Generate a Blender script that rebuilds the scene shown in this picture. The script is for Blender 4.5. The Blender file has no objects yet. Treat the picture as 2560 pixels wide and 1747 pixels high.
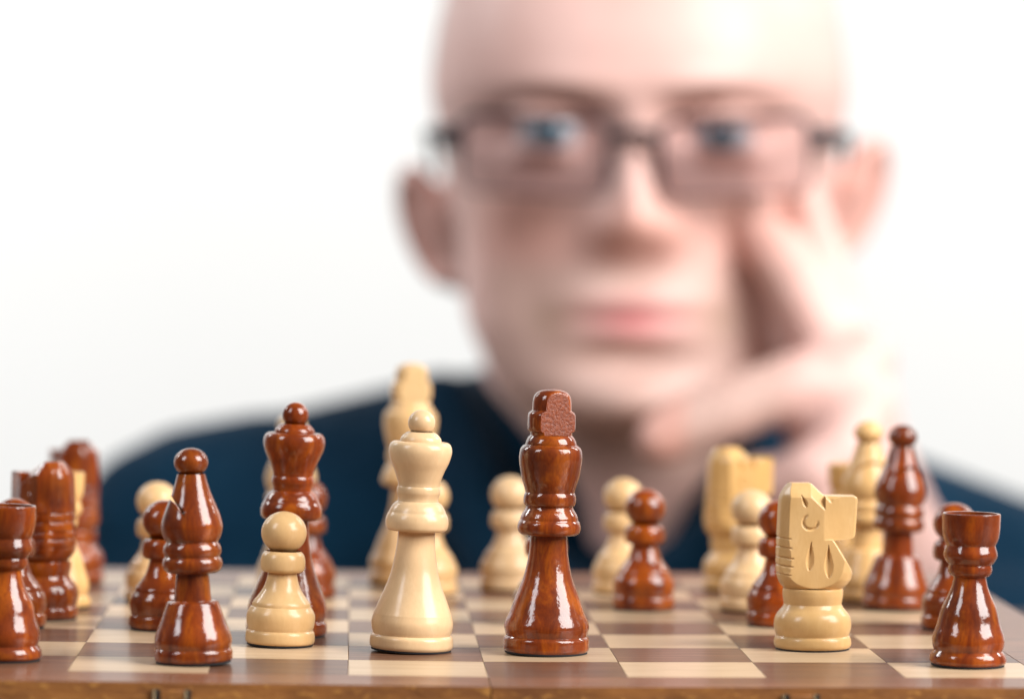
import bpy, bmesh, math, random
from mathutils import Vector, Matrix
random.seed(7)
R = math.radians
MM = 0.001
scene = bpy.context.scene
col = scene.collection

# ------------------------------------------------------------------ camera
cam_d = bpy.data.cameras.new("camera")
cam = bpy.data.objects.new("camera", cam_d); col.objects.link(cam)
rt = Vector((0.99916791, -0.0402772, 0.00642123)); up = Vector((-0.00526044, 0.02886023, 0.99956961)); fw = Vector((0.04044518, 0.99877166, -0.02862434))
m3 = Matrix((rt, up, -fw)).transposed()
cam.matrix_world = Matrix.Translation((-0.02939, -0.84140, 0.09429)) @ m3.to_4x4()
cam_d.sensor_fit = 'HORIZONTAL'; cam_d.sensor_width = 36.0
cam_d.lens = 36.0 * 9839.65 / 2560.0
cam_d.clip_start = 0.05; cam_d.clip_end = 50.0
cam_d.dof.use_dof = True; cam_d.dof.focus_distance = 0.886; cam_d.dof.aperture_fstop = 8.4
scene.camera = cam

# ------------------------------------------------------------------ world, lamps, exposure
world = bpy.data.worlds.new("World"); scene.world = world; world.use_nodes = True
bg = world.node_tree.nodes["Background"]
bg.inputs[0].default_value = (0.93, 0.96, 1.0, 1); bg.inputs[1].default_value = 0.06
vs = scene.view_settings
vs.view_transform = 'Standard'; vs.look = 'None'; vs.gamma = 1.0; vs.exposure = 0.0; vs.use_curve_mapping = False
scene.cycles.use_denoising = True
scene.cycles.max_bounces = 6

def softbox(name, loc, target, sx, sy, power, color=(1, 1, 1)):
    l = bpy.data.lights.new(name, 'AREA'); l.shape = 'RECTANGLE'; l.size = sx; l.size_y = sy; l.energy = power; l.color = color
    o = bpy.data.objects.new(name, l); col.objects.link(o); o.location = loc
    o.rotation_euler = (Vector(target) - Vector(loc)).to_track_quat('-Z', 'Y').to_euler()
    return o
softbox("key_softbox", (1.05, -0.48, 0.84), (0.04, 0.30, 0.05), 0.90, 1.0, 49, (1.0, 0.985, 0.96))
softbox("fill_softbox", (-1.02, -0.62, 0.95), (0.0, 0.10, 0.03), 0.38, 0.75, 11, (0.93, 0.96, 1.0))
softbox("added_wall_light", (-1.3, 1.25, 1.1), (-0.55, 2.3, -0.1), 0.6, 0.9, 30, (1, 1, 1))  # this and the next: added lamps out of view, put in to whiten the wall
softbox("added_wall_light", (1.4, 1.25, 1.1), (0.5, 2.3, 0.1), 0.6, 0.9, 28, (1.0, 0.99, 0.965))

# ------------------------------------------------------------------ helpers
def tag(o, label=None, cat=None, group=None, kind=None):
    if label: o["label"] = label
    if cat: o["category"] = cat
    if group: o["group"] = group
    if kind: o["kind"] = kind
    return o
def link(name, mesh, parent=None, mat=None, seed=None):
    o = bpy.data.objects.new(name, mesh); col.objects.link(o)
    if parent: o.parent = parent
    if mat is not None:
        if not mesh.materials: mesh.materials.append(mat)
        o.material_slots[0].link = 'OBJECT'; o.material_slots[0].material = mat
    if seed is not None: o["seed"] = float(seed)
    return o
def empty(name, loc=(0, 0, 0)):
    o = bpy.data.objects.new(name, None); o.empty_display_size = 0.01; col.objects.link(o); o.location = loc
    return o
def finish(bm, name, angle=38):
    me = bpy.data.meshes.new(name); bm.to_mesh(me); bm.free()
    for p in me.polygons: p.use_smooth = True
    me.set_sharp_from_angle(angle=R(angle))
    return me
def box_bm(x0, x1, y0, y1, z0, z1, bevel=0.0, seg=1, bm=None):
    bm = bm or bmesh.new()
    r = bmesh.ops.create_cube(bm, size=1.0)
    for v in r['verts']:
        v.co = Vector(((x0 + x1) / 2 + v.co.x * (x1 - x0), (y0 + y1) / 2 + v.co.y * (y1 - y0), (z0 + z1) / 2 + v.co.z * (z1 - z0)))
    if bevel:
        es = list({e for v in r['verts'] for e in v.link_edges})
        bmesh.ops.bevel(bm, geom=es, offset=bevel, segments=seg, profile=0.5, affect='EDGES')
    return bm
def interp(x, tab):
    if x <= tab[0][0]: return tab[0][1]
    for (a, b), (c, d) in zip(tab, tab[1:]):
        if x <= c: return b + (d - b) * (x - a) / (c - a) if c > a else d
    return tab[-1][1]
def sinterp(x, tab):          # Catmull-Rom through the table
    if x <= tab[0][0]: return tab[0][1]
    if x >= tab[-1][0]: return tab[-1][1]
    for k in range(len(tab) - 1):
        if x <= tab[k + 1][0]: break
    x1, y1 = tab[k]; x2, y2 = tab[k + 1]
    m1 = (y2 - tab[max(k - 1, 0)][1]) / (x2 - tab[max(k - 1, 0)][0])
    m2 = (tab[min(k + 2, len(tab) - 1)][1] - y1) / (tab[min(k + 2, len(tab) - 1)][0] - x1)
    h = x2 - x1; t = (x - x1) / h
    return (2*t**3 - 3*t*t + 1)*y1 + (t**3 - 2*t*t + t)*h*m1 + (-2*t**3 + 3*t*t)*y2 + (t**3 - t*t)*h*m2
def sstep(a, b, x):
    t = min(1, max(0, (x - a) / (b - a))); return t * t * (3 - 2 * t)

# ------------------------------------------------------------------ materials
class NT:
    def __init__(s, name):
        s.m = bpy.data.materials.new(name); s.m.use_nodes = True; s.t = s.m.node_tree
        s.p = s.t.nodes["Principled BSDF"]
    def n(s, typ, **kw):
        nd = s.t.nodes.new(typ)
        for k, v in kw.items():
            if k.startswith("i_"): nd.inputs[k[2:].replace("_", " ")].default_value = v
            else: setattr(nd, k, v)
        return nd
    def l(s, a, b): s.t.links.new(a, b)
    def ramp(s, fac, stops):
        r = s.n('ShaderNodeValToRGB'); e = r.color_ramp.elements
        e[0].position, e[0].color = stops[0][0], (*stops[0][1], 1); e[1].position, e[1].color = stops[-1][0], (*stops[-1][1], 1)
        for p, c in stops[1:-1]:
            k = e.new(p); k.color = (*c, 1)
        s.l(fac, r.inputs[0]); return r
    def mix(s, fac, a, b, mode='MIX'):
        x = s.n('ShaderNodeMix', data_type='RGBA', blend_type=mode)
        for sock, v in ((x.inputs[0], fac), (x.inputs[6], a), (x.inputs[7], b)):
            if hasattr(v, 'is_linked') or hasattr(v, 'links'): s.l(v, sock)
            else: sock.default_value = v
        return x.outputs[2]
    def seeded(s, scale, amount=9.0):
        """object coordinates stretched along the grain and shifted by the object's own seed"""
        tc = s.n('ShaderNodeTexCoord'); at = s.n('ShaderNodeAttribute', attribute_type='OBJECT', attribute_name='seed')
        mul = s.n('ShaderNodeVectorMath', operation='SCALE'); mul.inputs[0].default_value = (0.013, 0.017, 0.031)
        s.l(at.outputs['Fac'], mul.inputs['Scale'])
        add = s.n('ShaderNodeVectorMath', operation='ADD'); s.l(tc.outputs['Object'], add.inputs[0]); s.l(mul.outputs[0], add.inputs[1])
        sc = s.n('ShaderNodeVectorMath', operation='MULTIPLY'); s.l(add.outputs[0], sc.inputs[0]); sc.inputs[1].default_value = scale
        return sc.outputs[0], at.outputs['Fac'], add.outputs[0]
    def noise(s, vec, scale, detail=4, rough=0.55, dist=0.0):
        k = s.n('ShaderNodeTexNoise'); k.inputs['Scale'].default_value = scale; k.inputs['Detail'].default_value = detail
        k.inputs['Roughness'].default_value = rough; k.inputs['Distortion'].default_value = dist; s.l(vec, k.inputs['Vector']); return k.outputs['Fac']
    def bump(s, h, strength, dist, prev=None):
        b = s.n('ShaderNodeBump'); b.inputs['Strength'].default_value = strength; b.inputs['Distance'].default_value = dist
        s.l(h, b.inputs['Height'])
        if prev: s.l(prev, b.inputs['Normal'])
        return b.outputs['Normal']

def wood_piece(name, stops, streak, rough, coat, coat_rough, bump, sat, vlo, vhi):
    k = NT(name)
    v, sd, raw = k.seeded((1, 1, 0.30))
    n1 = k.noise(v, 210, 5, 0.6, 0.9)
    n2 = k.noise(v, 1900, 3, 0.6)
    n3 = k.noise(raw, 75, 2, 0.5)
    c = k.ramp(n1, stops).outputs[0]
    c = k.mix(k.ramp(n2, [(0.45, (0, 0, 0)), (0.8, (0.6, 0.6, 0.6))]).outputs[0], c, (*streak, 1))
    hsv = k.n('ShaderNodeHueSaturation'); k.l(c, hsv.inputs['Color'])
    mr = k.n('ShaderNodeMapRange'); mr.inputs[1].default_value = 0.3; mr.inputs[2].default_value = 0.7; mr.inputs[3].default_value = vlo; mr.inputs[4].default_value = vhi
    k.l(n3, mr.inputs[0]); fr = k.n('ShaderNodeMath', operation='FRACT'); k.l(sd, fr.inputs[0])
    vm = k.n('ShaderNodeMapRange'); vm.inputs[3].default_value = 0.85; vm.inputs[4].default_value = 1.12
    f2 = k.n('ShaderNodeMath', operation='MULTIPLY'); f2.inputs[1].default_value = 7.31; k.l(sd, f2.inputs[0]); f3 = k.n('ShaderNodeMath', operation='FRACT'); k.l(f2.outputs[0], f3.inputs[0]); k.l(f3.outputs[0], vm.inputs[0])
    vx = k.n('ShaderNodeMath', operation='MULTIPLY'); k.l(mr.outputs[0], vx.inputs[0]); k.l(vm.outputs[0], vx.inputs[1]); k.l(vx.outputs[0], hsv.inputs['Value'])
    ms = k.n('ShaderNodeMapRange'); ms.inputs[3].default_value = sat; ms.inputs[4].default_value = sat + 0.22; k.l(fr.outputs[0], ms.inputs[0]); k.l(ms.outputs[0], hsv.inputs['Saturation'])
    k.l(hsv.outputs[0], k.p.inputs['Base Color'])
    k.p.inputs['Roughness'].default_value = rough
    k.p.inputs['Coat Weight'].default_value = coat; k.p.inputs['Coat Roughness'].default_value = coat_rough; k.p.inputs['Coat IOR'].default_value = 1.5
    k.p.inputs['Specular IOR Level'].default_value = 0.12
    peel = k.noise(raw, 520, 3, 0.55)
    nb = k.bump(n2, 0.25, 0.00008)
    k.l(nb, k.p.inputs['Normal'])
    k.l(k.bump(peel, bump, 0.00012), k.p.inputs['Coat Normal'])
    return k.m
M_LIGHT = wood_piece("pale_boxwood", [(0.25, (0.60, 0.36, 0.145)), (0.55, (0.645, 0.40, 0.17)), (0.8, (0.68, 0.44, 0.205))], (0.60, 0.355, 0.14), 0.42, 0.5, 0.2, 0.3, 0.84, 0.9, 1.07)
M_DARK = wood_piece("red_stained_wood", [(0.24, (0.070, 0.0065, 0.0005)), (0.5, (0.215, 0.034, 0.0008)), (0.76, (0.42, 0.098, 0.0015))], (0.10, 0.012, 0.0006), 0.6, 1.0, 0.095, 0.8, 1.0, 0.6, 1.3)

def end_grain():
    k = NT("rough_red_end_grain")
    v, sd, raw = k.seeded((1, 1, 1))
    n = k.noise(raw, 1500, 4, 0.7)
    k.l(k.ramp(n, [(0.3, (0.13, 0.017, 0.0012)), (0.7, (0.28, 0.050, 0.003))]).outputs[0], k.p.inputs['Base Color'])
    k.p.inputs['Roughness'].default_value = 0.42; k.p.inputs['Coat Weight'].default_value = 0.5; k.p.inputs['Coat Roughness'].default_value = 0.25
    nb = k.bump(n, 0.45, 0.0004); k.l(nb, k.p.inputs['Normal']); k.l(nb, k.p.inputs['Coat Normal'])
    return k.m
M_ENDGRAIN = end_grain()
def end_grain_pale():
    k = NT("pale_end_grain")
    v, sd, raw = k.seeded((1, 1, 1))
    n = k.noise(raw, 1500, 4, 0.7)
    k.l(k.ramp(n, [(0.3, (0.60, 0.37, 0.15)), (0.7, (0.72, 0.48, 0.23))]).outputs[0], k.p.inputs['Base Color'])
    k.p.inputs['Roughness'].default_value = 0.5
    k.l(k.bump(n, 0.6, 0.0004), k.p.inputs['Normal'])
    return k.m
M_ENDPALE = end_grain_pale()

def felt():
    k = NT("black_felt"); k.p.inputs['Base Color'].default_value = (0.012, 0.010, 0.011, 1); k.p.inputs['Roughness'].default_value = 0.95
    return k.m
M_FELT = felt()

def veneer(name, stops, pore, rough, coat):
    k = NT(name)
    v, sd, raw = k.seeded((0.07, 1, 1))
    n1 = k.noise(v, 330, 5, 0.62, 0.8)
    n2 = k.noise(v, 1700, 3, 0.6)
    c = k.ramp(n1, stops).outputs[0]
    c = k.mix(k.ramp(n2, [(0.52, (0, 0, 0)), (0.72, (0.8, 0.8, 0.8))]).outputs[0], c, (*pore, 1))
    hsv = k.n('ShaderNodeHueSaturation'); k.l(c, hsv.inputs['Color'])
    fr = k.n('ShaderNodeMath', operation='FRACT'); k.l(sd, fr.inputs[0])
    ms = k.n('ShaderNodeMapRange'); ms.inputs[3].default_value = 0.86; ms.inputs[4].default_value = 1.1; k.l(fr.outputs[0], ms.inputs[0]); k.l(ms.outputs[0], hsv.inputs['Value'])
    k.l(hsv.outputs[0], k.p.inputs['Base Color'])
    k.p.inputs['Roughness'].default_value = rough
    k.p.inputs['Coat Weight'].default_value = coat; k.p.inputs['Coat Roughness'].default_value = 0.16
    k.p.inputs['Specular IOR Level'].default_value = 0.3
    nb = k.bump(n2, 0.35, 0.00006); k.l(nb, k.p.inputs['Normal'])
    wav = k.noise(raw, 260, 2, 0.5); k.l(k.bump(wav, 0.22, 0.00012), k.p.inputs['Coat Normal'])
    return k.m
M_SQ_LIGHT = veneer("maple_veneer", [(0.3, (0.46, 0.315, 0.19)), (0.55, (0.53, 0.375, 0.235)), (0.75, (0.58, 0.42, 0.27))], (0.42, 0.29, 0.17), 0.5, 0.35)
M_SQ_DARK = veneer("walnut_veneer", [(0.3, (0.085, 0.036, 0.020)), (0.5, (0.14, 0.061, 0.031)), (0.72, (0.215, 0.103, 0.055))], (0.06, 0.026, 0.015), 0.5, 0.35)
M_BORDER = veneer("walnut_border", [(0.3, (0.12, 0.045, 0.020)), (0.5, (0.18, 0.072, 0.034)), (0.72, (0.25, 0.11, 0.055))], (0.09, 0.034, 0.016), 0.5, 0.35)

def edge_wood():
    k = NT("orange_brown_edge_wood")
    v, sd, raw = k.seeded((0.35, 1, 1))
    n1 = k.noise(v, 800, 4, 0.6, 0.5); n2 = k.noise(v, 150, 3, 0.6)
    c = k.ramp(n2, [(0.3, (0.14, 0.045, 0.008)), (0.6, (0.28, 0.105, 0.020)), (0.8, (0.34, 0.14, 0.03))]).outputs[0]
    c = k.mix(k.ramp(n1, [(0.56, (0, 0, 0)), (0.68, (1, 1, 1))]).outputs[0], c, (0.44, 0.20, 0.04, 1))
    k.l(c, k.p.inputs['Base Color']); k.p.inputs['Roughness'].default_value = 0.6
    k.l(k.bump(n1, 0.6, 0.0004), k.p.inputs['Normal'])
    return k.m
M_EDGE = edge_wood()
def simple(name, colr, rough, metal=0.0, var=0.11, scale=160):
    k = NT(name)
    tc = k.n('ShaderNodeTexCoord'); n = k.noise(tc.outputs['Object'], scale, 3)
    a = tuple(c * (1 - var) for c in colr); b = tuple(min(1, c * (1 + var)) for c in colr)
    k.l(k.ramp(n, [(0.3, a), (0.7, b)]).outputs[0], k.p.inputs['Base Color'])
    k.p.inputs['Roughness'].default_value = rough; k.p.inputs['Metallic'].default_value = metal
    return k.m
M_STEEL = simple("dull_brass", (0.30, 0.22, 0.13), 0.5, 1.0)
M_SLOT = simple("dark_slot", (0.012, 0.008, 0.006), 0.8)
M_TABLE = simple("table_wood", (0.16, 0.10, 0.065), 0.5)
M_WALL = simple("white_wall_paint", (0.80, 0.80, 0.79), 0.9, 0.0, 0.012, 2.5)

# ------------------------------------------------------------------ setting: wall and table
tag(link("wall", finish(box_bm(-3.0, 3.2, 2.3, 2.4, -0.9, 2.2), "wall"), None, M_WALL), kind="structure")
tag(link("table", finish(box_bm(-0.75, 0.85, -0.32, 0.615, -0.085, -0.0455, 0.003, 2), "table"), None, M_TABLE), kind="structure")

# ------------------------------------------------------------------ chess board
TILT = 0.01201
S = 0.030; B = 0.0203; BF = 0.0188; H = 0.045
board = empty("chess_board", (0, 0.12, -H))
tag(board, "folding wooden chess board with walnut and maple squares", "chess board")
g = 0.00004
sq_mesh = finish(box_bm(-S/2 + g, S/2 - g, -S/2 + g, S/2 - g, -0.0014, 0, 0.00007, 1), "square")
sd = 0
for side in (-1, 1):
    x0, x1 = (-4*S, 0.0) if side < 0 else (0.0, 4*S)
    core = finish(box_bm(x0 + 0.0001, x1 - 0.0001, 0.0, 8*S, -H, -0.0015), "board_half")
    half = link("board_half", core, None, M_EDGE, 3.1 * side)
    half.parent = board; half.location = (0, -0.12, H)
    if side < 0: half.rotation_euler = (0, math.atan(TILT), 0)
    for i in (range(0, 4) if side < 0 else range(4, 8)):
        for j in range(8):
            sd += 1
            q = link("square", sq_mesh, half, M_SQ_LIGHT if (i + j) % 2 else M_SQ_DARK, random.random() * 40)
            q.location = ((i - 3.5) * S, (j + 0.5) * S, 0)
    xo0, xo1 = (x0 - B, x1 - 0.0001) if side < 0 else (x0 + 0.0001, x1 + B)
    rails = [("border_strip", (xo0, xo1, -BF, -0.00005)), ("border_strip", (xo0, xo1, 8*S + 0.00005, 8*S + B)),
             ("border_strip", (xo0, x0 - 0.00005, 0, 8*S) if side < 0 else (x1 + 0.00005, xo1, 0, 8*S))]
    for nm, (a, b, c, d) in rails:
        bm = box_bm(a, b, c, d, -H, 0, 0.00015, 1)
        me = finish(bm, nm, 30); me.materials.append(M_BORDER); me.materials.append(M_EDGE)
        for p in me.polygons: p.material_index = 0 if p.normal.z > 0.5 else 1
        o = link(nm, me, half); o["seed"] = random.random() * 40
    # small metal clasp let into the front rim, a dark slot on either side of it
    cx = -0.0665 if side < 0 else 0.0655
    hb = box_bm(cx - 0.0026, cx + 0.0026, -BF - 0.0007, -BF + 0.0002, -0.016, -0.0016, 0.0002, 1)
    hinge = link("clasp", finish(hb, "clasp"), half, M_EDGE, 5.0)
    for s in (-1, 1):
        sl = box_bm(cx + s*0.0033 - 0.0004, cx + s*0.0033 + 0.0004, -BF - 0.0006, -BF + 0.0002, -0.016, -0.0014, 0.0001, 1)
        link("clasp_slot", finish(sl, "clasp_slot"), half, M_SLOT)
        pl = box_bm(cx + s*0.0033 - 0.0010, cx + s*0.0033 - 0.00045, -BF - 0.0009, -BF + 0.0002, -0.016, -0.0015, 0.0001, 1)
        link("clasp_plate", finish(pl, "clasp_plate"), half, M_STEEL)

# ------------------------------------------------------------------ turned pieces
SEG = 96
def catmull(pts, step=0.28):
    if len(pts) == 2: pass
    out = [pts[0]]
    for k in range(len(pts) - 1):
        p0 = pts[k - 1] if k > 0 else (2*pts[0][0] - pts[1][0], 2*pts[0][1] - pts[1][1])
        p1, p2 = pts[k], pts[k + 1]
        p3 = pts[k + 2] if k + 2 < len(pts) else (2*pts[-1][0] - pts[-2][0], 2*pts[-1][1] - pts[-2][1])
        n = max(1, int(math.hypot(p2[0] - p1[0], p2[1] - p1[1]) / step + 0.5))
        for q in range(1, n + 1):
            t = q / n
            f = lambda a, b, c, d: 0.5 * (2*b + (c - a)*t + (2*a - 5*b + 4*c - d)*t*t + (3*b - a - 3*c + d)*t**3)
            r = f(p0[0], p1[0], p2[0], p3[0]); z = f(p0[1], p1[1], p2[1], p3[1])
            if len(pts) == 2: r, z = p1[0] + (p2[0]-p1[0])*t, p1[1] + (p2[1]-p1[1])*t
            out.append((max(r, 0.0), z))
    return out
def ball(rx, rz, cz, a0=-1.2, a1=math.pi/2, n=18):
    return [(max(0.0, rx*math.cos(a0 + (a1-a0)*k/n)), cz + rz*math.sin(a0 + (a1-a0)*k/n)) for k in range(n + 1)]
def lathe(name, segs, warp=None, step=0.28, seg=SEG):
    """segs: creased runs of (radius, height) in millimetres, smooth inside each run"""
    bm = bmesh.new(); rings = []
    for s in segs:
        prof = s if len(s) > 14 else catmull(s, step)
        prev = None
        for k, (r, z) in enumerate(prof):
            if rings and k == 0 and abs(rings[-1][1] - r) < 1e-6 and abs(rings[-1][2] - z) < 1e-6: continue
            if r < 0.02:
                vs_ = [bm.verts.new((0, 0, z*MM))]
            else:
                vs_ = []
                for q in range(seg):
                    a = 2*math.pi*q/seg; co = Vector((r*math.cos(a), r*math.sin(a), z))
                    if warp: co = warp(co)
                    vs_.append(bm.verts.new(co*MM))
            rings.append((vs_, r, z))
    for (a, _, _), (b, _, _) in zip(rings, rings[1:]):
        for q in range(seg):
            q2 = (q + 1) % seg
            if len(a) > 1 and len(b) > 1: bm.faces.new((a[q], a[q2], b[q2], b[q]))
            elif len(a) > 1: bm.faces.new((a[q], a[q2], b[0]))
            elif len(b) > 1: bm.faces.new((a[0], b[q2], b[q]))
    return finish(bm, name, 40)
def pad(r): return lathe("felt_pad", [[(0, 0), (r, 0)], [(r, 0), (r, 0.4)]])

PIECES = {}
PIECES['pawn'] = [("felt_pad", pad(7.5)),
  ("base", lathe("base", [[(7.3, 0.38), (7.5, 0.4)], [(7.5, 0.4), (7.85, 0.8), (7.95, 1.7), (7.8, 2.9), (7.4, 3.5)],
                          [(7.4, 3.5), (7.65, 4.4), (7.85, 6.0), (7.65, 7.4), (6.95, 8.7)]])),
  ("stem", lathe("stem", [[(6.95, 8.7), (6.7, 8.85)], [(6.7, 8.85), (6.55, 9.7), (5.5, 11.1), (4.4, 12.7), (3.75, 14.3), (3.35, 16.0), (3.3, 16.75)]])),
  ("collar", lathe("collar", [[(3.3, 16.75), (4.4, 16.7)], [(4.4, 16.7), (4.95, 17.3), (5.15, 18.6), (5.05, 19.8), (4.7, 20.8), (4.05, 21.45)]])),
  ("head", lathe("head", [ball(5.2, 4.85, 25.7, -1.05)]))]
PIECES['rook'] = [("felt_pad", pad(8.1)),
  ("base", lathe("base", [[(7.9, 0.38), (8.1, 0.4)], [(8.1, 0.4), (8.5, 0.9), (8.45, 1.7), (8.2, 2.5), (7.55, 3.35)],
                          [(7.55, 3.35), (7.85, 4.3), (8.0, 5.5), (7.75, 7.0), (7.2, 8.5)]])),
  ("stem", lathe("stem", [[(7.2, 8.5), (6.85, 9.7), (6.45, 11.5), (5.9, 13.2), (4.9, 15.2), (4.1, 17.2), (3.65, 19.0), (3.6, 19.6)]])),
  ("collar", lathe("collar", [[(3.6, 19.6), (4.2, 19.9), (4.75, 20.6), (4.85, 21.5), (4.7, 22.3)],
                              [(4.7, 22.3), (5.2, 22.8), (5.85, 23.9), (5.95, 24.8), (5.55, 26.2), (5.45, 26.6)]])),
  ("head", lathe("head", [[(5.45, 26.6), (5.75, 27.2), (6.1, 28.2), (6.35, 30.0), (6.45, 33.3)], [(6.45, 33.3), (6.35, 33.65), (6.2, 33.7)],
                          [(6.2, 33.7), (5.75, 33.65)], [(5.75, 33.65), (5.5, 32.2), (4.6, 31.2), (2.5, 30.8), (0, 30.8)]]))]
def bishop_slit(co):
    # saw kerf slanting down into the left flank of the mitre
    d = ((co.x + 4.5) * 3.0 + (co.z - 35.9) * 2.2) / 3.72
    if abs(d) < 0.36 and co.x < -2.1 and 31.5 < co.z < 38:
        dx = -2.1 - co.x
        return Vector((-2.1, co.y, co.z - dx * 3.0 / 2.2))
    return co
PIECES['bishop'] = [("felt_pad", pad(8.2)),
  ("base", lathe("base", [[(8.0, 0.38), (8.2, 0.4)], [(8.2, 0.4), (8.55, 0.8), (8.6, 1.6), (8.5, 2.6), (8.15, 3.15)],
                          [(8.15, 3.15), (8.4, 4.0), (8.45, 5.0), (8.05, 6.65), (7.1, 9.0), (6.3, 11.3), (5.8, 12.7)], [(5.8, 12.7), (5.55, 13.2), (4.9, 13.5), (4.1, 13.6)]])),
  ("stem", lathe("stem", [[(4.1, 13.6), (3.95, 15.2), (3.8, 17.2), (3.6, 19.2), (3.6, 19.6)]])),
  ("collar", lathe("collar", [[(3.6, 19.6), (5.4, 19.65)], [(5.4, 19.65), (6.25, 20.3), (6.6, 21.4), (6.45, 22.4), (6.0, 23.1)],
                              [(6.0, 23.1), (6.3, 23.8), (6.38, 24.7), (6.1, 25.6), (5.65, 26.3)]])),
  ("head", lathe("head", [[(5.65, 26.3), (6.25, 27.4), (6.6, 28.7), (6.7, 30.0), (6.2, 32.1), (5.15, 34.75), (4.1, 37.4), (3.4, 39.7), (3.0, 41.15)]], bishop_slit, 0.16, 144)),
  ("finial", lathe("finial", [ball(3.72, 3.1, 43.7, -1.05)]))]
PIECES['queen'] = [("felt_pad", pad(9.1)),
  ("base", lathe("base", [[(8.9, 0.38), (9.1, 0.4)], [(9.1, 0.4), (9.45, 0.9), (9.5, 1.8), (9.35, 3.0), (8.8, 3.6)],
                          [(8.8, 3.6), (9.15, 4.8), (9.3, 6.3), (8.9, 8.2)]])),
  ("stem", lathe("stem", [[(8.9, 8.2), (7.8, 11.0), (6.5, 14.2), (5.5, 17.2), (4.9, 20.1), (4.4, 23.5), (4.15, 27.2)]])),
  ("collar", lathe("collar", [[(4.15, 27.2), (6.4, 27.1)], [(6.4, 27.1), (7.0, 27.7), (7.2, 29.1), (6.95, 30.4), (6.45, 31.3)], [(6.45, 31.3), (6.2, 32.0), (5.5, 33.1), (4.65, 33.8)],
                              [(4.65, 33.8), (4.6, 34.4), (4.75, 35.1)], [(4.75, 35.1), (4.95, 35.8), (4.9, 36.7), (4.7, 37.2)]])),
  ("head", lathe("head", [[(4.7, 37.2), (4.85, 38.2), (5.7, 40.6), (6.7, 42.9), (7.2, 45.0), (6.95, 46.5), (6.3, 47.2), (5.4, 47.35)], [(5.4, 47.35), (4.75, 47.1)],
                          [(4.75, 47.1), (4.5, 48.2), (3.4, 49.3), (2.7, 49.5)]])),
  ("finial", lathe("finial", [ball(3.1, 2.95, 51.6, -0.85)]))]
KT = 0.63 * 5.4
def king_cut(co):
    n = Vector((0, -1, 0)); d = co.dot(n)
    if d > KT: co = co - n*(d - KT)
    if d < -KT: co = co - n*(d + KT)
    return co
crown = lathe("crown", [[(4.7, 49.3), (4.75, 49.9)], [(4.75, 49.9), (5.2, 50.15), (5.4, 50.8), (5.4, 53.4), (5.2, 54.3), (4.75, 54.65)],
                        [(4.75, 54.65), (4.45, 54.9)], [(4.45, 54.9), (4.42, 56.2), (4.25, 57.6), (3.8, 58.6), (2.8, 59.3), (1.4, 59.65), (0, 59.75)]], king_cut, 0.28, 144)
crown.materials.append(M_DARK); crown.materials.append(M_ENDGRAIN)
for p in crown.polygons: p.material_index = 1 if abs(p.normal.y) > 0.985 and abs(p.center.y) > KT*MM*0.995 else 0
PIECES['king'] = [("felt_pad", pad(9.4)),
  ("base", lathe("base", [[(9.2, 0.38), (9.4, 0.4)], [(9.4, 0.4), (9.75, 0.9), (9.8, 1.9), (9.7, 3.2), (9.2, 3.85)],
                          [(9.2, 3.85), (9.5, 4.8), (9.68, 6.0), (9.3, 7.4), (8.55, 9.0)]])),
  ("stem", lathe("stem", [[(8.55, 9.0), (7.4, 12.3), (6.4, 14.8), (5.5, 17.2), (4.6, 21.4), (4.25, 25.0), (4.2, 26.8)]])),
  ("collar", lathe("collar", [[(4.2, 26.8), (6.3, 26.75)], [(6.3, 26.75), (6.95, 27.3), (7.18, 28.3), (7.0, 29.4), (6.55, 30.1)], [(6.55, 30.1), (6.5, 30.7), (6.1, 31.6), (5.45, 32.6), (5.3, 33.1)],
                              [(5.3, 33.1), (5.8, 33.6), (5.97, 34.6), (5.85, 35.7), (5.55, 36.3)]])),
  ("head", lathe("head", [[(5.55, 36.3), (5.8, 37.3), (6.5, 39.6), (7.05, 42.6), (7.15, 44.6), (6.85, 46.2), (6.1, 47.0)], [(6.1, 47.0), (5.8, 47.1)], [(5.8, 47.1), (5.7, 47.7), (5.3, 48.6), (4.7, 49.3)]])),
  ("crown", crown)]

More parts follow.
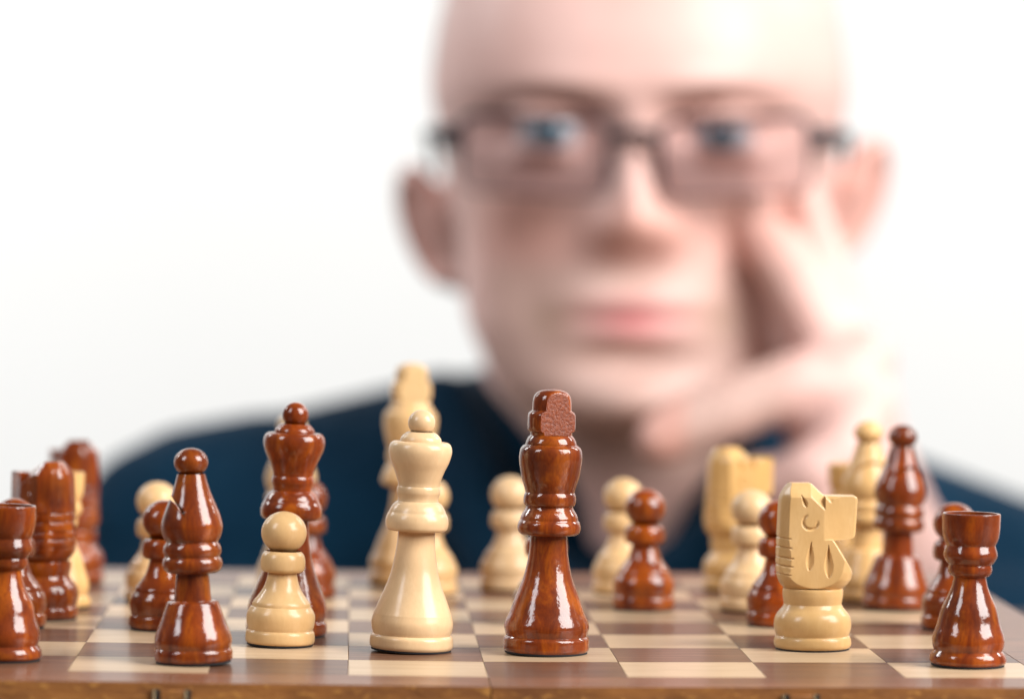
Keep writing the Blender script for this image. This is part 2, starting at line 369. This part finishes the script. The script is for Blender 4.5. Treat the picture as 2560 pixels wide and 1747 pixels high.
# ------------------------------------------------------------------ knight's carved head
def knight_head(xt):       # xt: where the flat crown ends and the forehead starts to slope
    BX = [(14.0, -6.3), (15.0, -7.2), (16.5, -7.9), (18.0, -8.2), (23, -8.25), (29, -8.05), (33.5, -7.85), (35.2, -7.6), (36.6, -6.9), (38.2, -5.7)]
    FX = [(14.0, 6.6), (14.9, 7.8), (16, 8.65), (17.4, 8.95), (18.5, 8.65), (19.3, 8.1), (24.8, 4.75), (25.4, 4.3),
          (25.55, 8.6), (25.8, 9.1), (26.6, 9.4), (34.5, 9.9), (35.0, 9.75), (35.3, 9.3), (35.42, 2.25), (36.4, 2.25 + (xt - 2.25)*0.36), (37.9, 2.25 + (xt - 2.25)*0.86), (38.2, xt)]
    RY = [(14.0, 5.7), (14.5, 6.1), (15.2, 6.7), (16.5, 7.5), (18, 8.1), (21, 8.4), (26, 8.8), (38, 9.0)]
    RX = [(14.0, 6.95), (14.9, 8.0), (16, 8.75), (17.4, 9.05), (20, 9.4), (24, 10.2), (26, 11.5), (38, 12.0)]
    MG = [(15, 0.6), (18, 2.6), (21, 2.9), (24, 2.4), (26, 2.1), (38, 2.0)]
    def gouge(x, z, ax, az, bx, bz, w):
        t = ((x-ax)*(bx-ax) + (z-az)*(bz-az)) / ((bx-ax)**2 + (bz-az)**2)
        if t < 0 or t > 1: return 0.0
        d = abs((x-ax) - t*(bx-ax)); ww = w * math.sin(math.pi * t**1.5)**0.8 * (0.75 + 0.25*t) + 0.03
        return max(0.0, 1 - (d/ww)**2)
    def hh(x, z, x0, x1):
        t = 6.0 - 0.9*(z - 14)/24
        h = min(t, interp(z, RY)*math.sqrt(max(1 - (x/interp(z, RX))**2, 0.004)))
        m = interp(z, MG)
        hb = interp(z, [(16, 4.6), (18, 4.3), (22, 3.6), (30, 2.4), (38, 1.7)])
        if z > 16: h = min(h, hb + (x - x0) * (t - hb) / m)
        # chamfers along the top of the head and the nose
        if x < 2.3:
            ztop = 38.2 if x < xt else 38.2 - (x - xt)*2.85/(2.25 - xt)
            h = min(h, 2.6 + (ztop - z)*0.85)
        else:
            h = min(h, 4.7 + (35.3 - z)*1.2)
        cr = ((z - 31.4)*4.5 - (x - 5.0)*3.8)/5.89      # facet cut where the forehead runs into the nose
        l1 = ((x - 2.25)*3.9 + (z - 35.3)*2.75)/4.77
        if cr > 0 and l1 > 0: h -= 0.19*cr*sstep(0, 0.5, l1)
        if x > 2.0 and z > 25.4: h = min(h, t - 0.24*(x - 2.0))
        h -= 0.62*gouge(x, z, -0.9, 25.0, -1.3, 18.4, 0.95)
        h -= 0.7*gouge(x, z, 3.1, 24.4, 3.2, 16.8, 1.1)
        h -= 0.7*gouge(x, z, -3.1, 35.6, -1.9, 32.9, 0.45)
        r = math.hypot(x + 1.1, z - 29.5); an = math.degrees(math.atan2(z - 29.5, x + 1.1))
        fa = min(1, max(0, (abs((an - 60 + 180) % 360 - 180) - 45)/40)); h -= 0.42*fa*max(0, 1 - ((r - 1.65)/0.38)**2)
        for mz in (25.9, 23.8, 21.5, 19.6, 17.6):
            zz = mz - (x - x0)*0.12
            h -= 0.45*max(0, 1 - ((z - zz)/0.2)**2)*sstep(x0 + m + 0.7, x0 + m + 0.1, x)
        d = min(x - x0, x1 - x); rr = 0.55
        if d < rr: h -= rr*(1 - math.sqrt(max(0, 1 - ((rr - d)/rr)**2)))
        return max(h, 0.4)
    zs = []
    marks = [14.0, 25.4, 25.55, 35.3, 35.42, 38.2]
    for a, b in zip(marks, marks[1:]):
        n = max(1, int((b - a)/0.16))
        zs += [a + (b-a)*k/n for k in range(n)]
    zs.append(38.2)
    NA_, NB_, NW = 70, 50, 9; NU = NA_ + NB_
    bm = bmesh.new(); rows = []
    for z in zs:
        x0, x1 = sinterp(z, BX), interp(z, FX)
        xm = min(2.25, x1) if z > 35.35 else 2.25
        e = lambda k, n: k/n - 0.12*math.sin(2*math.pi*k/n)/(2*math.pi)*3
        xs = [x0 + (xm - x0)*(k/NA_)**1.12 for k in range(NA_)] + [xm + (x1 - xm)*(1 - (1 - k/NB_)**1.15) for k in range(NB_ + 1)]
        hs = [hh(x, z, x0, x1) for x in xs]
        loop = [(x, -h) for x, h in zip(xs, hs)]
        loop += [(x1 + 0.12*math.sin(math.pi*k/NW), -hs[-1] + 2*hs[-1]*k/NW) for k in range(1, NW)]
        loop += [(x, h) for x, h in zip(reversed(xs), reversed(hs))]
        gr = 0.0
        for mz in (25.9, 23.8, 21.5, 19.6, 17.6): gr = max(gr, 1 - ((z - mz)/0.2)**2)
        loop += [(x0 - 0.35*math.sin(math.pi*k/NW) + 0.45*max(gr, 0), hs[0] - 2*hs[0]*k/NW) for k in range(1, NW)]
        rows.append([bm.verts.new((x*MM, y*MM, z*MM)) for x, y in loop])
    for a, b in zip(rows, rows[1:]):
        n = len(a)
        for k in range(n): bm.faces.new((a[k], a[(k+1) % n], b[(k+1) % n], b[k]))
    top = rows[-1]
    for k in range(NU): bm.faces.new((top[k], top[k+1], top[NU + NW + NU - k - 1], top[NU + NW + NU - k]))
    bmesh.ops.remove_doubles(bm, verts=bm.verts, dist=2e-7)
    bmesh.ops.recalc_face_normals(bm, faces=bm.faces)
    return finish(bm, "head", 58)
PIECES['knight'] = [("felt_pad", pad(8.5)),
  ("base", lathe("base", [[(8.3, 0.38), (8.5, 0.4)], [(8.5, 0.4), (8.85, 0.9), (8.9, 1.7), (8.7, 2.7), (8.3, 3.2)],
                          [(8.3, 3.2), (8.7, 4.3), (8.9, 5.6), (8.75, 7.0), (8.2, 8.2), (7.1, 9.5), (6.6, 10.4)]])),
  ("collar", lathe("collar", [[(6.6, 10.4), (6.75, 11.2), (6.95, 12.4), (6.95, 13.6), (6.85, 14.0)], [(6.85, 14.0), (6.2, 14.05)]])),
  ("head", knight_head(-0.9))]
PIECES['knight_dark'] = PIECES['knight'][:-1] + [("head", knight_head(-4.4))]

# ------------------------------------------------------------------ setting the pieces out
# kind, wood, x, y (mm on the board), turn, lean sideways, label, group
SET = [
 ('king', 'dark', 14.8, 48.4, 21, 1.0, "tall dark red king in sharp focus, front centre of the board"),
 ('queen', 'light', -15.8, 50.7, 0, 1.7, "pale wooden queen in focus left of the dark front king"),
 ('pawn', 'light', -45.7, 58.3, 0, 1.2, "pale pawn in focus standing in front of the dark queen"),
 ('knight', 'light', 76.7, 58.9, -2, 0.0, "pale knight in sharp focus facing right at the right front"),
 ('rook', 'dark', 107.1, 23.4, 40, 0.9, "dark rook on the light corner square at the right front"),
 ('bishop', 'dark', -63.8, 18.6, 8, -1.6, "dark bishop with slanted slit at the left front edge"),
 ('rook', 'dark', -105.4, 20.0, 0, 0.6, "dark rook cut off by the left edge of the picture"),
 ('queen', 'dark', -44.6, 81.0, 30, 1.4, "dark red queen behind the pale front pawn"),
 ('pawn', 'dark', -109.4, 91.4, 0, 0, "dark pawn almost hidden behind the left corner rook"),
 ('pawn', 'dark', -74.2, 91.8, 50, 0.3, "dark pawn partly hidden behind the dark left front bishop"),
 ('knight', 'dark', -104.4, 114.1, 125, 0.0, "nearer dark knight at far left, turned away behind the rook"),
 ('rook', 'light', -102.9, 142.6, 0, 0, "pale rook squeezed between the two dark knights at far left"),
 ('knight', 'dark', -104.5, 212.9, 113, 0.0, "blurred farther dark knight at far left, turned away"),
 ('pawn', 'light', -79.1, 159.3, 0, 0, "blurred pale pawn behind the dark pawn and dark left bishop"),
 ('pawn', 'dark', -41.4, 178.3, 0, 0, "blurred dark pawn just right of and behind the dark queen"),
 ('bishop', 'light', -45.9, 197.5, 160, 0, "blurred pale bishop hidden behind the dark queen"),
 ('king', 'light', -15.0, 219.1, 15, 0.9, "blurred pale king rising behind the pale queen"),
 ('pawn', 'light', -9.4, 193.5, 0, 0, "blurred pale pawn mostly hidden behind the pale queen"),
 ('pawn', 'light', 12.8, 205.9, 0, 0, "blurred pale pawn just left of the dark front king"),
 ('pawn', 'dark', 17.8, 113.3, 0, 0, "dark pawn almost wholly hidden behind the dark front king"),
 ('pawn', 'light', 42.5, 198.7, 0, 0, "blurred pale pawn behind the lone dark pawn right of the dark king"),
 ('pawn', 'dark', 44.7, 153.5, 0, 0.6, "dark pawn standing clear, right of the dark front king"),
 ('knight', 'light', 73.9, 211.1, 30, 0.0, "blurred pale knight at the back of the board under the man's hand"),
 ('pawn', 'light', 71.6, 150.0, 0, 0.5, "blurred pale pawn in front of the blurred pale knight"),
 ('pawn', 'dark', 74.8, 113.7, 0, 0, "dark pawn half hidden behind the pale front knight"),
 ('bishop', 'light', 105.1, 180.8, 100, 0.3, "blurred pale bishop beside the dark right bishop"),
 ('rook', 'light', 105.3, 214.0, 0, 0, "blurred pale rook behind the pale right bishop"),
 ('bishop', 'dark', 109.3, 155.9, 112, 2.0, "dark bishop standing towards the back right of the board"),
 ('pawn', 'dark', 116.6, 106.1, 0, 0, "dark pawn tucked behind the dark rook at the right front"),
]
for kind, wood, x, y, turn, lean, label in SET:
    z = max(0.0, -x) * TILT
    t = empty("chess_" + kind if kind in ('king', 'queen', 'bishop', 'knight', 'rook') else kind, (x*MM, y*MM, z*MM + 0.00002))
    bt = math.atan(TILT) if x < 0 else 0.0
    t.rotation_euler = (0, R(lean) + (bt if lean == 0 else bt*0.5), R(turn))
    if lean: t.location.z += abs(math.sin(R(lean))) * 0.0085
    t.rotation_mode = 'ZYX' if False else 'XYZ'
    # lean is about the board's y axis after the turn about z
    t.rotation_euler = (Matrix.Rotation(R(lean) + bt, 3, 'Y') @ Matrix.Rotation(R(turn), 3, 'Z')).to_euler()
    tag(t, label, kind if kind not in ('king',) else 'king', "dark red chess pieces" if wood == 'dark' else "pale chess pieces")
    sdv = random.random() * 50
    if 'pale wooden queen' in label: sdv = 12.02
    if 'pale pawn in focus' in label: sdv = 31.55
    if 'pale knight in sharp' in label: sdv = 22.75
    for pn, me in PIECES['knight_dark' if (kind, wood) == ('knight', 'dark') else kind]:
        mat = M_FELT if pn == "felt_pad" else (M_DARK if wood == 'dark' else M_LIGHT)
        o = link(pn, me, t, mat, sdv)
        if pn == "crown":
            o.material_slots[1].link = 'OBJECT'; o.material_slots[1].material = M_ENDGRAIN if wood == 'dark' else M_ENDPALE

# ------------------------------------------------------------------ the man
HX, HY, HZ = 81.0, 682.0, 134.0       # middle of the head at eye level, mm
HYAW = R(-5)
def hw(x, y, z):                      # head-local mm -> world mm (front of the face is -y)
    c, s = math.cos(HYAW), math.sin(HYAW)
    return Vector((HX + c*x - s*y, HY + s*x + c*y, HZ + z))
A_ = [(-114, 6), (-110, 26), (-103, 41), (-92, 53), (-75, 63), (-60, 67), (-40, 69), (-20, 74), (0, 78), (20, 81), (46, 77.5), (70, 69), (90, 53), (104, 34), (112, 16), (115, 2)]
F_ = [(-114, -64), (-109, -78), (-101, -85), (-82, -85), (-65, -86), (-45, -85), (-20, -84), (0, -86), (15, -92), (30, -92), (50, -87), (70, -77), (90, -58), (104, -36), (112, -17), (115, -2)]
B_ = [(-114, -48), (-106, -20), (-93, 5), (-75, 25), (-60, 50), (-40, 75), (-20, 92), (20, 102), (50, 96), (70, 84), (90, 64), (104, 40), (112, 20), (115, 3)]
def face_bump(x, z):
    G = lambda cx, cz, sx, sz: math.exp(-((x-cx)/sx)**2 - ((z-cz)/sz)**2)
    d = 0.0
    # nose: a ridge that grows towards the tip
    if -56 < z < 14:
        amp = 5 + 15.5*sstep(8, -33, z) if z > -33 else 20.5*(1 - sstep(-33, -55, z))
        if z > 4: amp *= sstep(14, 4, z)
        d += amp*math.exp(-(x/(7.5 + 5.5*sstep(0, -35, z)))**2)
    for s in (-1, 1):
        d += 5.5*G(s*12, -37, 6.5, 7)
        d -= 12*G(s*31, 2, 17, 10)
        d += 4.5*G(s*27, 14, 19, 5.5)
        d += 5*G(s*46, -26, 18, 14)
        d -= 3*G(s*40, -62, 14, 18)
    d += 4*G(0, -64, 26, 15)
    d += 3.2*G(0, -64, 19, 4) + 4.0*G(0, -75, 16, 4.5) - 3.5*G(0, -69.5, 23, 1.8)
    d -= 4.5*G(0, -85.5, 18, 5); d += 6*G(0, -101, 17, 10)
    return d
def add_grid_head(bm):
    NZ, NA = 150, 120; rows = []
    for k in range(NZ + 1):
        z = -114 + 229*k/NZ
        a, f, b = sinterp(z, A_), sinterp(z, F_), sinterp(z, B_)
        yc, hd = (f + b)/2, max((b - f)/2, 1.0); a = max(a, 1.0)
        row = []
        for q in range(NA):
            th = 2*math.pi*q/NA; c, s = math.cos(th), math.sin(th); e = 2/2.25
            x = a*math.copysign(abs(c)**e, c); y = yc + hd*math.copysign(abs(s)**e, s)
            if s < 0: y -= face_bump(x, z)*sstep(0.05, 0.5, -s)
            row.append(bm.verts.new(hw(x, y, z)*MM))
        rows.append(row)
    for a, b in zip(rows, rows[1:]):
        for q in range(NA): bm.faces.new((a[q], a[(q+1) % NA], b[(q+1) % NA], b[q]))
    bm.faces.new(list(reversed(rows[0]))); bm.faces.new(rows[-1])
def ellipsoid(bm, c, r, rot=None, sub=3):
    M = Matrix.Translation(Vector(c)*MM) @ (rot.to_4x4() if rot else Matrix.Identity(4)) @ Matrix.Diagonal((r[0]*MM, r[1]*MM, r[2]*MM, 1))
    bmesh.ops.create_icosphere(bm, subdivisions=sub, radius=1.0, matrix=M)
def limb(bm, pts, flat=None, sub=2):
    """chain of (x, y, z, radius) in mm, filled with overlapping balls"""
    for k in range(len(pts) - 1):
        a, b = pts[k], pts[k+1]
        L = math.dist(a[:3], b[:3]); n = max(2, int(L/(0.22*min(a[3], b[3]))))
        for q in range(n + 1):
            t = q/n
            if q == 0 and k: continue
            c = [a[i] + (b[i]-a[i])*t for i in range(4)]
            ellipsoid(bm, c[:3], (c[3],)*3, None, sub)
def remeshed(bm, name, voxel, smooth):
    me = bpy.data.meshes.new(name + "_raw"); bm.to_mesh(me); bm.free()
    o = bpy.data.objects.new(name + "_raw", me); col.objects.link(o)
    m = o.modifiers.new("r", 'REMESH'); m.mode = 'VOXEL'; m.voxel_size = voxel; m.use_smooth_shade = True
    s = o.modifiers.new("s", 'SMOOTH'); s.iterations = smooth; s.factor = 0.5
    dg = bpy.context.evaluated_depsgraph_get()
    out = bpy.data.meshes.new_from_object(o.evaluated_get(dg)); out.name = name
    bpy.data.objects.remove(o); bpy.data.meshes.remove(me)
    for p in out.polygons: p.use_smooth = True
    return out

bm = bmesh.new()
add_grid_head(bm)
EYE = []
for s in (-1, 1):
    EYE.append(hw(s*31.5, -71.5, -1.5))
    ellipsoid(bm, hw(s*31.5, -71.0, 5.4 if s < 0 else 3.4), (16, 14.0, 6.2))
    ellipsoid(bm, hw(s*31.5, -71.0, -9.2), (16, 13.2, 5.0))
# ears: plate, rim and lobe, standing out from the head
for s, ez, flare in ((-1, -35, 34), (1, -27, 30)):
    rot = Matrix.Rotation(HYAW, 3, 'Z') @ Matrix.Rotation(R(-s*flare), 3, 'Z') @ Matrix.Rotation(R(s*20), 3, 'Y')
    base = hw(s*80 + (3 if s > 0 else 0), 12, ez + (4 if s > 0 else 0))
    ellipsoid(bm, base, (4.2, 15, 21), rot)
    n = 30
    for k in range(n):
        a = R(-110 + 290*k/n)
        loc = rot @ Vector((s*2.5, 15.5*math.cos(a)*(1 if math.cos(a) > 0 else 0.8), 22*math.sin(a)))
        ellipsoid(bm, base + loc, (4.0, 4.0, 4.0), None, 2)
    ellipsoid(bm, base + rot @ Vector((0, -4, -21)), (4.5, 8, 8), rot, 2)
# neck and the top of the chest
limb(bm, [(80, 722, 70, 56), (80, 744, 20, 59), (81, 755, -30, 62), (81, 762, -80, 66)], sub=3)
# his arm on the right of the picture: forearm, hand, finger laid on the cheek
limb(bm, [(182, 701, -36, 30), (168, 651, -18, 27), (156, 613, 8, 24), (149, 591, 28, 21)], sub=3)
limb(bm, [(150, 591, 28, 20), (150, 585, 42, 17), (156, 584, 50, 13)], sub=2)
limb(bm, [(144, 583, 30, 18), (148, 581, 44, 14)], sub=2)
ellipsoid(bm, (131, 618, 58), (11, 9, 22), Matrix.Rotation(R(-20), 3, 'Y'))
ellipsoid(bm, (146, 599, 52), (15, 13, 20), Matrix.Rotation(R(-20), 3, 'Y'))
limb(bm, [(150, 585, 44, 13), (141, 589, 61, 10.6), (134, 592, 74, 11.2), (130, 595, 81, 10.4), (124, 599, 91, 10.2), (116, 605, 104, 8.8)])          # index finger
limb(bm, [(155, 593, 42, 13), (147, 600, 65, 11), (144, 604, 79, 11.4), (140, 611, 96, 10), (137, 617, 109, 8.8)])                           # middle finger beside it
limb(bm, [(152, 582, 38, 16.5), (132, 577, 41, 13.2), (114, 574, 36, 11.8), (105, 573, 32, 12.2), (92, 572, 27, 11), (82, 572, 22, 9.6)])  # thumb under the chin
limb(bm, [(156, 577, 34, 13), (146, 560, 18, 12.2), (136, 557, 11, 11.8), (124, 564, 6, 10.4), (118, 575, 6, 9.8)])       # ring and little finger, curled
limb(bm, [(158, 580, 20, 13), (150, 560, 0, 11.4), (142, 557, -5, 11), (131, 564, -10, 10), (126, 574, -9, 9)])
body = remeshed(bm, "body", 0.0020, 4)

# colour of the skin: lips, stubble, brows, flushed cheeks and ears
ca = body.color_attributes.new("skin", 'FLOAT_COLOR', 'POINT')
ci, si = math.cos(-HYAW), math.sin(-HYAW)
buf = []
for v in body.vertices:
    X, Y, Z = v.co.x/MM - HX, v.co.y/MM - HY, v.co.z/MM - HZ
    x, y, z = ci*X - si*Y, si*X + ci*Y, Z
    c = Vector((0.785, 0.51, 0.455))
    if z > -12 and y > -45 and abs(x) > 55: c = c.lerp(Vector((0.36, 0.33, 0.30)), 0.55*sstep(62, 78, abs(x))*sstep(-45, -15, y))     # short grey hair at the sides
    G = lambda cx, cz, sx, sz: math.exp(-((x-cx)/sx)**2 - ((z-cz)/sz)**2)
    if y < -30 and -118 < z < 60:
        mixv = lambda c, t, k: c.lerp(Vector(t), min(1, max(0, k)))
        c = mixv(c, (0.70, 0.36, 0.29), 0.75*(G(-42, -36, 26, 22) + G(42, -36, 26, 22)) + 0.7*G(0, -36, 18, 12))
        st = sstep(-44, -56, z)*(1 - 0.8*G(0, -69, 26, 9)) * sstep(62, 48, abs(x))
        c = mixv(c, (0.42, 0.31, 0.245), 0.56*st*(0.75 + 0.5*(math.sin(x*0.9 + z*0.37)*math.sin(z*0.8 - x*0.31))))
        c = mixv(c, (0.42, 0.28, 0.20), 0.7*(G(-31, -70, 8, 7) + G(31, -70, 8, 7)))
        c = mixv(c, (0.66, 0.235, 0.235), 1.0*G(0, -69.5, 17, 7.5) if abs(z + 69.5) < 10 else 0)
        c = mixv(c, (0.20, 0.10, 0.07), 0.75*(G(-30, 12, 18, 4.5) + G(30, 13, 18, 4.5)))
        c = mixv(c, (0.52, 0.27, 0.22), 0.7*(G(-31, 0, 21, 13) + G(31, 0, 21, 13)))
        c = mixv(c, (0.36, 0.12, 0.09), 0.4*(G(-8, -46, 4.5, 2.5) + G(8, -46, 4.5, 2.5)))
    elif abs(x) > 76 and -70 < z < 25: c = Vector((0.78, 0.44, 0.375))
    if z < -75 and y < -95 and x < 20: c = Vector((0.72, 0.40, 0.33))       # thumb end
    if -150 < z < -98 and abs(x) < 62 and y > -75: c = c.lerp(Vector((0.46, 0.31, 0.225)), 0.45*sstep(-150, -120, z))     # stubble goes on under the chin, its tint also painting in the neck's shade
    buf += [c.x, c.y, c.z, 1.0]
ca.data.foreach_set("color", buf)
def skin_mat():
    k = NT("skin"); a = k.n('ShaderNodeAttribute', attribute_name='skin')
    tc = k.n('ShaderNodeTexCoord'); n = k.noise(tc.outputs['Object'], 90, 4); n2 = k.noise(tc.outputs['Object'], 1500, 2)
    k.l(k.mix(0.5, a.outputs['Color'], k.ramp(n, [(0.3, (0.88, 0.80, 0.78)), (0.7, (1, 1, 1))]).outputs[0], 'MULTIPLY'), k.p.inputs['Base Color'])
    k.p.inputs['Roughness'].default_value = 0.48
    
    k.l(k.bump(n2, 0.15, 0.0003), k.p.inputs['Normal'])
    return k.m
M_SKIN = skin_mat()
man = empty("person", (0.081, 0.75, -0.40))
tag(man, "bald man in dark blue shirt and glasses, resting his cheek on his hand", "person")
def child(o):                        # parent without moving it
    o.parent = man; o.matrix_parent_inverse = Matrix.Translation(man.location).inverted(); return o
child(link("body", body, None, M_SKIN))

# eyes
def eye_mat():
    k = NT("blue_eye"); tc = k.n('ShaderNodeTexCoord')
    sp = k.n('ShaderNodeSeparateXYZ'); k.l(tc.outputs['Object'], sp.inputs[0])
    v = k.n('ShaderNodeCombineXYZ'); k.l(sp.outputs[0], v.inputs[0]); k.l(sp.outputs[2], v.inputs[2])
    ln = k.n('ShaderNodeVectorMath', operation='LENGTH'); k.l(v.outputs[0], ln.inputs[0])
    mr = k.n('ShaderNodeMapRange'); mr.inputs[1].default_value = 0; mr.inputs[2].default_value = 0.0125; k.l(ln.outputs['Value'], mr.inputs[0])
    r = k.ramp(mr.outputs[0], [(0.0, (0.008, 0.008, 0.01)), (0.19, (0.008, 0.008, 0.01)), (0.22, (0.14, 0.21, 0.26)), (0.44, (0.08, 0.14, 0.19)), (0.50, (0.06, 0.10, 0.13)), (0.54, (0.50, 0.48, 0.50))])
    k.l(r.outputs[0], k.p.inputs['Base Color']); k.p.inputs['Roughness'].default_value = 0.08
    return k.m
M_EYE = eye_mat()
for e in EYE:
    b2 = bmesh.new(); bmesh.ops.create_icosphere(b2, subdivisions=4, radius=0.0125)
    o = child(link("eye", finish(b2, "eye", 60), None, M_EYE)); o.location = e*MM; o.rotation_euler = (0, 0, HYAW)

# shirt
bm = bmesh.new()
limb(bm, [(56, 748, -10, 56), (6, 742, -19, 57), (-64, 738, -29, 50), (-84, 735, -42, 46)], sub=3)
limb(bm, [(-64, 738, -14, 38), (-92, 735, -15, 34), (-111, 733, -17, 27), (-112, 733, -70, 27)], sub=3)
limb(bm, [(-82, 735, -42, 46), (-84, 728, -130, 46), (-88, 715, -200, 45), (-94, 705, -240, 45)], sub=3)
limb(bm, [(106, 748, -20, 56), (156, 744, -34, 54), (213, 738, -50, 49), (246, 735, -60, 47)], sub=3)
limb(bm, [(246, 735, -60, 47), (256, 722, -75, 48), (246, 700, -84, 46), (224, 700, -74, 42)], sub=3)    # bent arm, elbow down
limb(bm, [(6, 712, 28, 15), (17, 680, -6, 18), (36, 660, -38, 20), (72, 655, -66, 20)], sub=2)
limb(bm, [(142, 708, 26, 15), (132, 674, -4, 18), (110, 654, -30, 20), (88, 650, -46, 20)], sub=2)
for k in range(14):
    z = -80 - 25*k
    ellipsoid(bm, (81, 750, z), (172, 105, 60), None, 3)
shirt = remeshed(bm, "shirt", 0.004, 6)
def shirt_mat():
    k = NT("navy_cotton"); tc = k.n('ShaderNodeTexCoord'); n = k.noise(tc.outputs['Object'], 22, 4); n2 = k.noise(tc.outputs['Object'], 1400, 2)
    k.l(k.ramp(n, [(0.3, (0.0018, 0.018, 0.040)), (0.7, (0.0035, 0.028, 0.058))]).outputs[0], k.p.inputs['Base Color'])
    k.p.inputs['Specular IOR Level'].default_value = 0.1; k.p.inputs['Roughness'].default_value = 0.9; k.p.inputs['Sheen Weight'].default_value = 0.06; k.p.inputs['Sheen Roughness'].default_value = 0.4
    nb = k.bump(n, 0.5, 0.02); k.l(k.bump(n2, 0.4, 0.0006, nb), k.p.inputs['Normal'])
    return k.m
M_SHIRT = shirt_mat()
child(link("shirt", shirt, None, M_SHIRT))

# ------------------------------------------------------------------ glasses
gl = empty("glasses", (hw(0, -98, 0))*MM); gl.rotation_euler = (0, 0, HYAW)
tag(gl, "dark rimmed rectangular glasses on the man's face", "glasses")
M_RIM = simple("dark_plum_metal", (0.012, 0.007, 0.013), 0.4, 0.0)
def lens_mat():
    k = NT("lens_glass"); t = k.t; out = t.nodes["Material Output"]
    tr = k.n('ShaderNodeBsdfTransparent'); tr.inputs[0].default_value = (0.985, 0.974, 0.987, 1)
    gs = k.n('ShaderNodeBsdfGlossy'); gs.inputs['Roughness'].default_value = 0.02
    fr = k.n('ShaderNodeFresnel'); fr.inputs[0].default_value = 1.5
    mx = k.n('ShaderNodeMixShader'); k.l(fr.outputs[0], mx.inputs[0]); k.l(tr.outputs[0], mx.inputs[1]); k.l(gs.outputs[0], mx.inputs[2]); k.l(mx.outputs[0], out.inputs[0])
    return k.m
M_LENS = lens_mat()
def rim_path(s):
    P = []
    w, h, r = 27.5, 14.0, 6.5
    for cx_, cz_, a0 in ((w-r, h-r, 0), (-w+r, h-r, 90), (-w+r, -h+r+0, 180), (w-r, -h+r, 270)):
        for k in range(7):
            a = R(a0 + 90*k/6); px, pz = cx_ + r*math.cos(a), cz_ + r*math.sin(a)
            px2 = px + s*36.5; pz2 = pz - 10.2 + 1.2*(s*px/w)
            P.append(Vector((px2, 0.0022*px2*px2, pz2)))
    return P
def tube(pts, rads, closed, name):
    bm = bmesh.new(); n = len(pts); rings = []
    for k in range(n):
        a = pts[(k-1) % n] if closed or k else pts[k]; b = pts[(k+1) % n] if closed or k < n-1 else pts[k]
        d = (b - a).normalized(); u = d.cross(Vector((0, 1, 0.01))).normalized(); w = d.cross(u)
        r = rads[k] if isinstance(rads, list) else rads
        rings.append([bm.verts.new((pts[k] + (u*math.cos(q*math.pi/5) + w*math.sin(q*math.pi/5))*r)*MM) for q in range(10)])
    for k in range(n if closed else n-1):
        A, Bq = rings[k], rings[(k+1) % n]
        for q in range(10): bm.faces.new((A[q], A[(q+1) % 10], Bq[(q+1) % 10], Bq[q]))
    if not closed: bm.faces.new(rings[0]); bm.faces.new(rings[-1])
    bmesh.ops.recalc_face_normals(bm, faces=bm.faces)
    return finish(bm, name, 50)
for s in (-1, 1):
    P = rim_path(s)
    link("rim", tube(P, [1.35 if p.z > -4 else (0.9 if p.z > -16 else 0.5) for p in P], True, "rim"), gl, M_RIM)
    bm = bmesh.new()
    ctr = sum(P, Vector())/len(P)
    f_ = [bm.verts.new((p + Vector((0, -0.6, 0)))*MM) for p in P]; b_ = [bm.verts.new((p + Vector((0, 0.9, 0)))*MM) for p in P]
    cf = bm.verts.new((ctr + Vector((0, -1.6, 0)))*MM); cb = bm.verts.new((ctr + Vector((0, -0.1, 0)))*MM)
    n = len(P)
    for k in range(n):
        k2 = (k+1) % n
        bm.faces.new((f_[k], f_[k2], cf)); bm.faces.new((b_[k2], b_[k], cb)); bm.faces.new((f_[k2], f_[k], b_[k], b_[k2]))
    bmesh.ops.recalc_face_normals(bm, faces=bm.faces)
    link("lens", finish(bm, "lens", 60), gl, M_LENS)
    hx = s*65.5; hy = 0.0022*hx*hx
    link("temple_arm", tube([Vector((s*63, hy - 0.6, -4)), Vector((s*70, hy + 2, -2.5)), Vector((s*76.5, hy + 12, -2)), Vector((s*80, 60, -1)), Vector((s*81, 100, -3)), Vector((s*81, 118, -14))], [3.4, 3.6, 2.4, 1.5, 1.4, 1.6], False, "temple_arm"), gl, M_RIM)
    link("nose_pad", tube([Vector((s*9.5, 3, -13)), Vector((s*8.5, 7, -17)), Vector((s*10, 7.5, -21))], [0.6, 2.0, 1.2], False, "nose_pad"), gl, M_RIM)
link("bridge", tube([Vector((-9.5, 0.2, -3.6)), Vector((-5, -1.2, -2.2)), Vector((0, -1.8, -1.9)), Vector((5, -1.2, -2.2)), Vector((9.5, 0.2, -3.6))], 2.2, False, "bridge"), gl, M_RIM)
